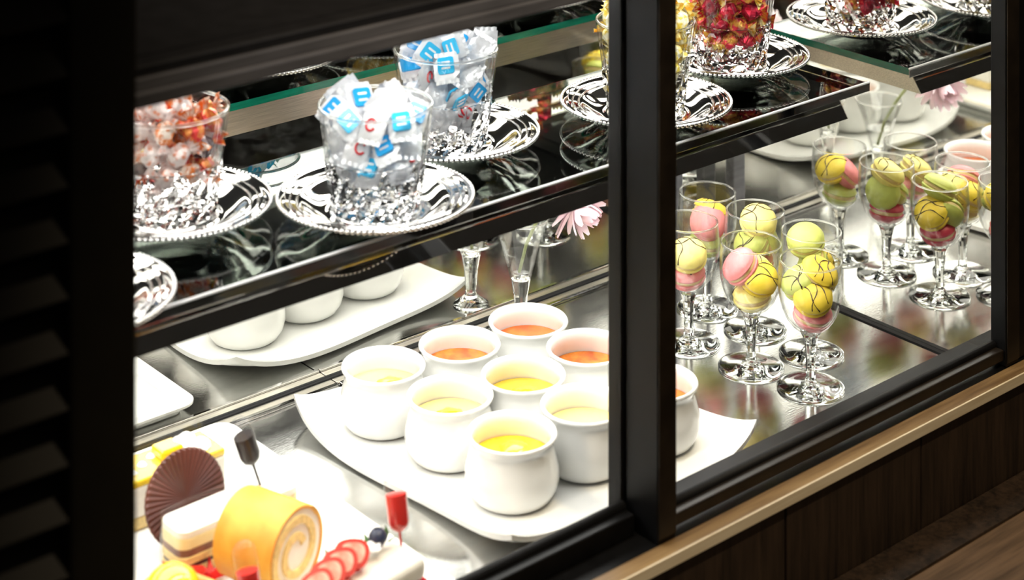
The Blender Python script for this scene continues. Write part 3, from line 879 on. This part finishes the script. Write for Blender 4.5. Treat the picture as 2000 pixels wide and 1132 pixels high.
def macaron(g, col, rx, by, z, tilt_right, tilt_cam, spin, drizzle, label):
    """tilt_right / tilt_cam: degrees the top leans to the viewer's right / towards the viewer"""
    x, y = GL[g]
    p = Vector((x, y, z)) + RGT * rx + FWD * by
    nrm = (Vector((0, 0, 1)) + RGT * math.tan(radians(tilt_right)) - FWD * math.tan(radians(tilt_cam))).normalized()
    q = nrm.to_track_quat('Z', 'Y') @ Euler((0, 0, spin)).to_quaternion()
    t = thing('macaron', label, 'macaron', p, q.to_euler(), 'macarons in the stemmed glasses')
    tm, fm, dm = MM[col]
    link('shell', tm, t); link('shell', tm, t, None, (pi, 0, 0.4)); link('filling', fm, t)
    if drizzle: link('drizzle', dm, t)
# frontmost glass
macaron('G6', 'pink', 0.002, 0.000, 0.0665, 8, 10, 0, False, 'pink macaron at the bottom of the frontmost glass')
macaron('G6', 'yellow', 0.001, -0.0065, 0.0855, -6, 38, 0.4, True, 'yellow macaron with chocolate drizzle leaning forward in the frontmost glass')
macaron('G6', 'green', -0.0080, 0.0068, 0.0930, -30, 12, 1.0, True, 'green macaron with chocolate drizzle at the left back of the frontmost glass')
macaron('G6', 'yellow', 0.0085, 0.0060, 0.1010, 24, 18, 2.0, True, 'yellow macaron with thick drizzle at the right back of the frontmost glass')
# glass behind it
macaron('G3', 'red', 0.001, 0.002, 0.0665, 10, -8, 0, False, 'dark raspberry macaron at the bottom of the glass behind the frontmost one')
macaron('G3', 'green', 0.0, -0.006, 0.085, -58, 8, 0, False, 'green macaron on edge in the glass behind the frontmost one')
macaron('G3', 'yellow', 0.006, 0.008, 0.086, 40, -30, 1.0, True, 'yellow drizzled macaron deep in the glass behind the frontmost one')
macaron('G3', 'green', -0.0055, 0.000, 0.1075, -12, 24, 0, False, 'pale green macaron on top of the glass behind the frontmost one')
# pink and yellow glass
macaron('G5', 'lemon', 0.001, 0.001, 0.0665, -8, 8, 0, True, 'lemon macaron at the bottom of the glass with the leaning pink one')
macaron('G5', 'yellow', 0.0065, -0.0060, 0.0860, 14, 36, 1.2, True, 'yellow macaron with crossing drizzle right of the leaning pink one')
macaron('G5', 'pink', -0.0100, -0.0015, 0.0945, -42, 14, 0, False, 'pink macaron leaning left in the second front glass')
macaron('G5', 'lemon', 0.002, 0.0095, 0.0905, 20, -24, 0, True, 'lemon drizzled macaron at the back of the glass with the leaning pink one')
# middle of the mirror row
macaron('G2', 'red', 0.0, 0.0, 0.0665, -6, 4, 0, False, 'raspberry macaron at the bottom of the middle mirror-side glass')
macaron('G2', 'green', -0.004, -0.005, 0.0855, -34, 26, 0, True, 'green drizzled macaron below the lemon one in the middle mirror-side glass')
macaron('G2', 'lemon', 0.003, -0.001, 0.1060, 4, 30, 0.5, True, 'lemon macaron on top of the middle mirror-side glass')
macaron('G2', 'green', 0.010, 0.004, 0.0890, 66, 0, 0.5, False, 'green macaron on edge in the middle mirror-side glass')
# back glass
macaron('G1', 'green', 0.0, 0.0, 0.0665, 0, 8, 0, False, 'green macaron at the bottom of the glass beside the door post')
macaron('G1', 'yellow', 0.004, 0.008, 0.0930, 20, -18, 0, True, 'yellow macaron behind the pink one in the glass beside the door post')
macaron('G1', 'pink', 0.0, -0.006, 0.0885, -4, 46, 0, False, 'pink macaron facing forward in the glass beside the door post')
# glass half behind the door post
macaron('G4', 'pink', -0.002, -0.001, 0.0665, -4, 14, 0, False, 'pink macaron at the bottom of the glass half behind the door post')
macaron('G4', 'lemon', -0.001, -0.006, 0.0865, -4, 30, 0.3, True, 'yellow drizzled macaron in the glass half behind the door post')

# ------------------------------------------------------------------ flute vase and flower
FX, FY = 1.2030, 1.3960
fv = thing('flute_vase', 'tall clear fluted glass vase by the back mirror', 'vase', (FX, FY, 0.0002))
build(MB().lathe([(0, 0.0), (0.0165, 0.0), (0.0178, 0.001), (0.0172, 0.0022), (0.0105, 0.0060), (0.0062, 0.010), (0, 0.0105)], 32), 'foot', M['stem_glass'], fv, True, 60)
build(MB().lathe([(0, 0.0102), (0.0060, 0.0102), (0.0052, 0.014), (0.0068, 0.034), (0.0095, 0.050), (0.0072, 0.0505), (0.0, 0.0485)], 8), 'stem', M['stem_glass'], fv)
build(MB().lathe([(0.0097, 0.0503), (0.0110, 0.0540), (0.0150, 0.070), (0.0205, 0.090), (0.0275, 0.1080), (0.0277, 0.1090), (0.0268, 0.1090), (0.0196, 0.0905), (0.0140, 0.071), (0.0095, 0.0545), (0, 0.0515)], 12), 'bowl', M['wine'], fv)
build(MB().lathe([(0.0272 + 0.0009 * cos(a), 0.1090 + 0.0009 * sin(a)) for a in [2 * pi * i / 8 for i in range(8)]], 36, closed=True), 'rim', M['stem_glass'], fv, True)
build(MB().lathe([(0, 0.053), (0.0088, 0.0546), (0.0135, 0.071), (0.0150, 0.0755), (0, 0.0755)], 12), 'water', M['wrap'], fv, True, 40)
HEAD = Vector((1.1985, 1.3120, 0.1460))
AX = Vector((0.30, -0.80, -0.34)).normalized()
flw = thing('pink_flower', 'pale pink many petalled flower drooping out of the flute vase', 'flower', HEAD, AX.to_track_quat('Z', 'Y').to_euler())
inv = (Matrix.Translation(HEAD) @ AX.to_track_quat('Z', 'Y').to_matrix().to_4x4()).inverted()
sp_pts = [(FX, FY + 0.002, 0.056), (FX, FY - 0.008, 0.085), (FX - 0.001, FY - 0.024, 0.112), (FX - 0.002, FY - 0.046, 0.1410), (1.1960, 1.329, 0.1510), HEAD - AX * 0.004]
build(MB().tube([inv @ Vector(p) for p in sp_pts], 0.0017, 8), 'stem', mat('flower_stem', (0.32, 0.36, 0.16), 0.5), flw, True)
petal_m = mat('petal_pink', (0.90, 0.66, 0.73), 0.55, col2=(0.92, 0.84, 0.86), scale=90, stretch=(1, 1, 0.3), p0=0.3, p1=0.7)
build(MB().lathe([(0, -0.004), (0.004, -0.002), (0.006, 0.003), (0.004, 0.006), (0, 0.0068)], 14), 'flower_centre', mat('flower_core', (0.80, 0.48, 0.55), 0.6), flw, True)
def petal_mesh(L, W, curl):
    v, f = [], []
    n = 6
    for i in range(n + 1):
        s = i / n
        w = W * (0.35 + 0.65 * sin(pi * min(1, s * 0.9 + 0.08))) * (1 if s < 0.95 else 0.62)
        for j in range(5):
            q = j / 4 * 2 - 1
            v.append((L * s, w * q, curl * s * s * L + 0.12 * W * (1 - q * q) * -1 + 0.0))
    for i in range(n):
        for j in range(4):
            a = i * 5 + j
            f.append((a, a + 1, a + 6, a + 5))
    k = len(v)
    v += [(x, y, z - 0.0005) for x, y, z in v]
    f += [tuple(reversed([i + k for i in q])) for q in f]
    return MB().add(v, f).mesh('petal', petal_m, True)
PM = [petal_mesh(0.030, 0.0056, 0.15), petal_mesh(0.026, 0.0052, 0.35), petal_mesh(0.019, 0.0045, 0.6)]
rp = random.Random(8)
for ring, (cnt, el, zz) in enumerate(((14, -10, -0.001), (13, 22, 0.001), (10, 48, 0.003))):
    for i in range(cnt):
        a = 2 * pi * (i + 0.5 * ring) / cnt + rp.uniform(-0.08, 0.08)
        link('petal', PM[ring], flw, (0.003 * cos(a), 0.003 * sin(a), zz), Euler((0, -radians(el + rp.uniform(-8, 8)), a), 'XYZ'))

# ------------------------------------------------------------------ cake plate and cakes
PZ = 0.0105
cp = MB()
cp.prism(rbox_poly(0.600, 0.872, 1.088, 1.404, 0.012), 0.0, 0.0075)
cake_plate = build(cp, 'cake_plate', M['porcelain'], bevel=0.002, loc=(0, 0, 0.0003))
tag(cake_plate, 'flat white rectangular plate under the cakes at the lower left', 'plate')
rim = rbox_poly(0.597, 0.881, 1.082, 1.413, 0.016); inn = rbox_poly(0.612, 0.866, 1.097, 1.398, 0.012)
n = len(rim)
build(MB().add([(x, y, PZ) for x, y in rim] + [(x, y, 0.0078) for x, y in inn] + [(x, y, PZ - 0.002) for x, y in rim] + [(x, y, 0.0066) for x, y in inn],
               [(i, (i + 1) % n, n + (i + 1) % n, n + i) for i in range(n)] + [(2 * n + (i + 1) % n, 2 * n + i, 3 * n + i, 3 * n + (i + 1) % n) for i in range(n)]
               + [((i + 1) % n, i, 2 * n + i, 2 * n + (i + 1) % n) for i in range(n)]), 'raised_rim', M['porcelain'], cake_plate, True, 40)
KM = {
    'cream': mat('whipped_cream', (0.88, 0.84, 0.74), 0.5, var=0.05, scale=60, bump=0.15, bscale=90),
    'sponge': mat('sponge', (0.88, 0.66, 0.26), 0.8, var=0.2, scale=260, bump=0.6, bscale=420),
    'crust': mat('golden_crust', (0.74, 0.29, 0.02), 0.55, scale=30, col2=(0.84, 0.48, 0.07), bump=0.15, bscale=300),
    'custard': mat('custard_layer', (0.86, 0.72, 0.36), 0.5, var=0.08),
    'choc': mat('chocolate', (0.065, 0.022, 0.012), 0.35, var=0.3, scale=90),
    'milk': mat('chocolate_mousse', (0.22, 0.10, 0.06), 0.5, var=0.2, scale=120),
    'disc': mat('chocolate_disc', (0.16, 0.045, 0.028), 0.38, scale=24, col2=(0.085, 0.025, 0.018), stretch=(1, 1, 1)),
    'glaze': mat('mango_glaze', (0.93, 0.63, 0.03), 0.1, var=0.1, scale=30, coat=0.6),
    'white': mat('sugar_white', (0.92, 0.90, 0.86), 0.4, var=0.03),
    'berry': mat('strawberry', (0.72, 0.035, 0.025), 0.2, scale=60, col2=(0.60, 0.02, 0.02), coat=0.5),
    'flesh': mat('strawberry_flesh', (0.90, 0.55, 0.42), 0.25, scale=70, col2=(0.85, 0.18, 0.12), coat=0.4),
    'blueberry': mat('blueberry', (0.030, 0.036, 0.075), 0.4, var=0.4, scale=60),
    'leaf': mat('herb_leaf', (0.07, 0.17, 0.03), 0.5, var=0.3, scale=80),
    'tart': mat('tart_shell', (0.74, 0.40, 0.12), 0.6, var=0.25, scale=120, bump=0.3, bscale=200),
    'jelly': mat('red_glaze', (0.62, 0.012, 0.03), 0.08, var=0.15, coat=0.7),
}
# mango mousse slice
a = thing('mango_cake', 'yellow glazed mango mousse slice with white dots behind the chocolate disc', 'cake', (0.738, 1.3290, 0.0082))
w, dph = 0.078, 0.0195
build(MB().box(-w, w, -dph, dph, 0, 0.010), 'sponge_layer', KM['sponge'], a, bevel=0.002)
build(MB().box(-w, w, -dph, dph, 0.010, 0.033), 'cream_layer', KM['cream'], a, bevel=0.0015)
build(MB().box(-w, w, -dph, dph, 0.033, 0.0385), 'mango_glaze', KM['glaze'], a, bevel=0.0015)
dot = MB().lathe([(0, 0.0024), (0.0026, 0.0020), (0.0042, 0.0), (0, 0)], 16).mesh('cream_dot', KM['white'], True, 60)
for x, y in ((0.002, -0.006), (0.014, 0.001), (0.026, 0.008), (-0.012, 0.004), (-0.002, 0.0125)):
    link('cream_dot', dot, a, (x, y, 0.0382))
for i, (x, y, s) in enumerate(((0.050, 0.004, 1.0), (0.064, -0.004, 0.8), (0.060, 0.011, 0.75))):
    build(MB().lathe([(0, 0.010 * s), (0.004 * s, 0.009 * s), (0.009 * s, 0.005 * s), (0.011 * s, 0.0), (0, 0)], 18, rf=lambda i, j: 1 + 0.08 * sin(i * 2.2 + j)), 'cream_swirl', KM['white'], a, True, 60, loc=(x, y, 0.0382))
build(MB().box(0.028, 0.048, -0.006, 0.012, 0.0382, 0.046), 'mango_cube', FILL['mango'], a, bevel=0.002)
fw = MB()
pts = rbox_poly(-w - 0.0012, w + 0.0012, -dph - 0.0012, dph + 0.0012, 0.003, 3)
n = len(pts)
fw.add([(x, y, 0.0) for x, y in pts] + [(x, y, 0.046) for x, y in pts], [(i, (i + 1) % n, n + (i + 1) % n, n + i) for i in range(n)])
build(fw, 'clear_film', M['wrap'], a)
# chocolate disc
dc = MB()
n = 90
R = 0.0350
v, f = [(0, 0, 0.0008)], []
for j, q in enumerate((0.12, 0.4, 0.7, 0.95, 1.0)):
    for i in range(n):
        an = 2 * pi * i / n
        rr = R * q * (1 + 0.006 * (1 if i % 2 else -1))
        v.append((rr * cos(an), rr * sin(an), (0.0008 + 0.0007 * q * (1 if i % 2 else -1)) if q < 1 else 0.0))
for i in range(n): f.append((0, 1 + i, 1 + (i + 1) % n))
for j in range(4):
    for i in range(n):
        A, B = 1 + j * n + i, 1 + j * n + (i + 1) % n
        f.append((A, A + n, B + n, B))
k = len(v)
v += [(x, y, -0.0012) for x, y, z in v]
f += [tuple(reversed([i + k for i in q])) for q in f]
for i in range(n):
    A, B = 1 + 4 * n + i, 1 + 4 * n + (i + 1) % n
    f.append((A, A + k, B + k, B))
disc = build(dc.add(v, f), 'chocolate_disc', KM['disc'], loc=(0.7570, 1.2720, 0.0424), rot=(radians(76), 0, radians(1)))
tag(disc, 'brown ridged chocolate disc leaning on the yellow mango cake', 'chocolate')
# layered mousse slice
b = thing('layered_cake', 'cream topped layered chocolate slice in clear film with a dark pipette', 'cake', (0.7810, 1.2460, 0.0082), (0, 0, radians(1)))
def lay(z0, z1, m, nm, inset=0.0):
    build(MB().prism(rbox_poly(-0.054 + inset, 0.054 - inset, -0.0165 + inset, 0.0165 - inset, 0.009), z0, z1), nm, m, b, True, 40, bevel=0.0008)
lay(0.0, 0.006, KM['sponge'], 'sponge_layer')
lay(0.006, 0.0092, KM['choc'], 'chocolate_layer', 0.0006)
lay(0.0092, 0.0150, KM['sponge'], 'sponge_layer')
lay(0.0150, 0.0205, KM['milk'], 'mousse_layer', 0.0004)
lay(0.0205, 0.0290, KM['custard'], 'custard_layer')
lay(0.0290, 0.0345, KM['cream'], 'cream_top')
pts = rbox_poly(-0.0555, 0.0555, -0.018, 0.018, 0.0095, 5); n = len(pts)
build(MB().add([(x, y, 0.0) for x, y in pts] + [(x, y, 0.0385) for x, y in pts], [(i, (i + 1) % n, n + (i + 1) % n, n + i) for i in range(n)]), 'clear_film', M['wrap'], b, True, 40)
# roll cake
AXR = Vector((0.30, -0.954, 0)).normalized()
RC = Vector((0.7830, 1.1600, 0.0400))
rollq = AXR.to_track_quat('Z', 'Y')
rc = thing('roll_cake', 'golden sponge roll cake showing its cream spiral', 'cake', RC, rollq.to_euler())
def spiral_pts(r0, r1, turns, n, a0):
    return [((r0 + (r1 - r0) * i / n) * cos(a0 + turns * 2 * pi * i / n), (r0 + (r1 - r0) * i / n) * sin(a0 + turns * 2 * pi * i / n)) for i in range(n + 1)]
def ribbon(r0, r1, turns, n, a0, th, z0, z1):
    ia, oa = spiral_pts(r0 - th / 2, r1 - th / 2, turns, n, a0), spiral_pts(r0 + th / 2, r1 + th / 2, turns, n, a0)
    v = [(x, y, z) for z in (z0, z1) for P in (ia, oa) for x, y in P]
    K = n + 1
    f = []
    for i in range(n):
        f += [(2 * K + i, 3 * K + i, 3 * K + i + 1, 2 * K + i + 1), (i, i + 1, K + i + 1, K + i), (K + i, K + i + 1, 3 * K + i + 1, 3 * K + i), (i + 1, i, 2 * K + i, 2 * K + i + 1)]
    for e in (0, n): f.append((e, K + e, 3 * K + e, 2 * K + e) if e == 0 else (K + e, e, 2 * K + e, 3 * K + e))
    return MB().add(v, f)
build(MB().lathe([(0, -0.052), (0.0285, -0.052), (0.0292, -0.0008), (0.0, -0.0002)], 60), 'cream_core', KM['cream'], rc, True, 50)
build(ribbon(0.0085, 0.0268, 1.6, 110, 0.4, 0.0056, -0.050, 0.0012), 'sponge_spiral', KM['sponge'], rc, True, 50)
build(ribbon(0.0295, 0.0304, 1.05, 70, 0.6, 0.0022, -0.053, 0.0004), 'golden_crust', KM['crust'], rc, True, 50)
# strawberry shortcake
s = thing('strawberry_cake', 'cream slice topped with strawberries and a blueberry in the lower left', 'cake', (0.8080, 1.1090, 0.0082), (0, 0, radians(8)))
build(MB().box(-0.056, 0.044, -0.0200, 0.0200, 0, 0.010), 'sponge_layer', KM['sponge'], s, bevel=0.002)
build(MB().box(-0.056, 0.044, -0.0198, 0.0198, 0.010, 0.0135), 'jam_layer', KM['jelly'], s, bevel=0.0008)
build(MB().box(-0.056, 0.044, -0.0205, 0.0205, 0.0135, 0.030), 'cream_top', KM['cream'], s, bevel=0.006, seg=4)
def heart(k):
    return [(k * 0.0105 * sin(a) * (1 - 0.28 * (0.5 - 0.5 * cos(a)) ** 2), k * (0.0125 * -cos(a) + 0.0015 * cos(2 * a))) for a in [2 * pi * i / 24 for i in range(24)]]
slice_me = MB().prism(heart(1.0), -0.0038, 0.0038).mesh('strawberry', KM['berry'], True, 50)
face_me = MB().prism(heart(0.70), 0.0, 0.0042).mesh('cut_face', KM['flesh'], True, 50)
for i, (x, y, z, rz) in enumerate(((-0.046, 0.000, 0.0400, 0.5), (-0.032, 0.0030, 0.0410, 0.35), (-0.018, 0.0055, 0.0415, 0.25), (-0.004, 0.0080, 0.0410, 0.1))):
    nrm = (-FWD * 0.75 + RGT * 0.25 + Vector((0, 0, 0.85))).normalized()
    q = nrm.to_track_quat('Z', 'Y') @ Euler((0, 0, 0.9 + rz)).to_quaternion()
    bo = link('strawberry', slice_me, s, (x, y, z), q.to_euler())
    link('cut_face', face_me, bo)
bb = build(MB().lathe([(0, -0.0068), (0.004, -0.0056), (0.0068, -0.001), (0.0068, 0.0018), (0.0046, 0.0052), (0.0026, 0.0060), (0.0022, 0.0050), (0, 0.0048)], 24), 'blueberry', KM['blueberry'], s, True, 60, loc=(0.026, 0.0135, 0.0385))
lf = MB().add([(0, 0, 0), (0.004, 0.002, 0.001), (0.009, 0, 0.003), (0.004, -0.002, 0.001), (0, 0, -0.0006), (0.004, 0.002, 0.0004), (0.009, 0, 0.0026), (0.004, -0.002, 0.0004)], [(0, 1, 2, 3), (7, 6, 5, 4), (0, 4, 5, 1), (1, 5, 6, 2), (2, 6, 7, 3), (3, 7, 4, 0)]).mesh('leaf', KM['leaf'])
rl = random.Random(4)
for i, (x, y) in enumerate(((0.018, 0.010), (0.034, 0.012), (0.012, 0.013), (0.008, 0.016), (0.020, 0.016), (-0.022, 0.012), (-0.028, 0.010), (-0.024, 0.013), (0.030, 0.008))):
    link('leaf', lf, s, (x, y, 0.0325 + 0.002 * (i % 3) + (0.006 if i > 4 and i < 8 else 0)), (0, rl.uniform(-1.1, -0.1), rl.uniform(0, 6.28)))
wp = MB().lathe([(0, 0.0), (0.0022, 0.0006), (0.0036, 0.0002), (0.0030, -0.0006), (0, -0.0006)], 10).mesh('blossom_petal', KM['white'], True)
for cx0, cy0 in ((0.010, 0.0135), (0.016, 0.008)):
    for i in range(5):
        an = 2 * pi * i / 5
        link('blossom_petal', wp, s, (cx0 + 0.0032 * cos(an), cy0 + 0.0032 * sin(an), 0.037 + 0.0008 * sin(an)), (0.3 * sin(an), -0.3 * cos(an), 0))
# tart with a yellow dome, red tips
t = thing('mango_tart', 'small square tart with a yellow dome beside the louvred panel', 'tart', (0.6960, 1.1880, 0.0082), (0, 0, radians(20)))
tb = MB().prism(rbox_poly(-0.030, 0.030, -0.030, 0.030, 0.004, 3), 0, 0.010)
build(tb, 'tart_shell', KM['tart'], t, bevel=0.002)
for i in range(4):
    an = i * pi / 2
    build(MB().box(-0.031, 0.031, 0.0265, 0.0315, 0.009, 0.020), 'tart_edge', KM['tart'], t, rot=(0, 0, an), bevel=0.0016)
build(MB().lathe([(0, 0.0420), (0.008, 0.0405), (0.016, 0.0345), (0.0210, 0.0250), (0.0225, 0.0140), (0.0215, 0.0098), (0, 0.0098)], 36), 'yellow_dome', FILL['mango'], t, True, 60)
def red_star(label, loc, rz):
    st = MB()
    for i in range(5):
        an = radians(72 * i)
        d1v = Vector((cos(an), sin(an), 0)); sd = Vector((-sin(an), cos(an), 0))
        st.add([sd * 0.005, -sd * 0.005, d1v * 0.017 + Vector((0, 0, 0.009)), Vector((0, 0, 0.005)), d1v * 0.006 + Vector((0, 0, 0.010))], [(0, 4, 2), (4, 1, 2), (0, 3, 4), (3, 1, 4), (1, 0, 2), (0, 1, 3)])
    o = build(st, 'strawberry_fan', KM['berry'], loc=loc, rot=(0, 0, rz))
    return tag(o, label, 'strawberry')
red_star('red pointed strawberry fan beside the yellow domed tart', (0.7243, 1.2299, 0.0095), 0.5)
red_star('red pointed strawberry fan against the left side of the roll cake', (0.7450, 1.2157, 0.0095), 1.1)
# pipettes
def pipette(label, tip, top, liquid, level):
    tip, top = Vector(tip), Vector(top)
    ax = (top - tip).normalized()
    L = (top - tip).length
    p = thing('sauce_pipette', label, 'pipette', tip, ax.to_track_quat('Z', 'Y').to_euler(), 'plastic sauce pipettes in the cakes')
    r = 0.0085
    b0 = L - 0.040
    prof = [(0.0009, 0.0), (0.0012, b0 - 0.004), (0.0016, b0), (0.0042, b0 + 0.0010), (0.0070, b0 + 0.0034), (r, b0 + 0.0075), (r, L - 0.0085), (0.0075, L - 0.0045), (0.0045, L - 0.0012), (0, L)]
    build(MB().lathe(prof, 28), 'plastic_bulb', M['plastic'], p, True, 60)
    k = 0.93
    zl = b0 + (L - b0) * level
    lp_ = [(0, 0.001), (0.0008, 0.002), (0.0010, b0 - 0.003), (0.0013, b0 + 0.0006), (0.0038, b0 + 0.0018), (0.0065, b0 + 0.0042), (r * k, b0 + 0.0082), (r * k, zl), (0, zl + 0.0002)]
    build(MB().lathe(lp_, 28), 'sauce', liquid, p, True, 60)
    return p
SR = mat('raspberry_sauce', (0.80, 0.030, 0.020), 0.15, var=0.1, coat=0.5)
SB = mat('coffee_sauce', (0.012, 0.006, 0.006), 0.35, var=0.3, spec=0.2)
pipette('pipette of dark coffee sauce tilted in the cream topped slice', (0.8120, 1.2500, 0.0380), (0.7935, 1.2560, 0.0980), SB, 0.62)
pipette('pipette of red sauce standing upright in the strawberry slice', (0.8490, 1.1180, 0.0250), (0.8525, 1.1340, 0.0830), SR, 0.66)
pipette('pipette of red sauce in front of the roll cake at the bottom edge', (0.7200, 1.1150, 0.0230), (0.7180, 1.1300, 0.0840), SR, 0.50)
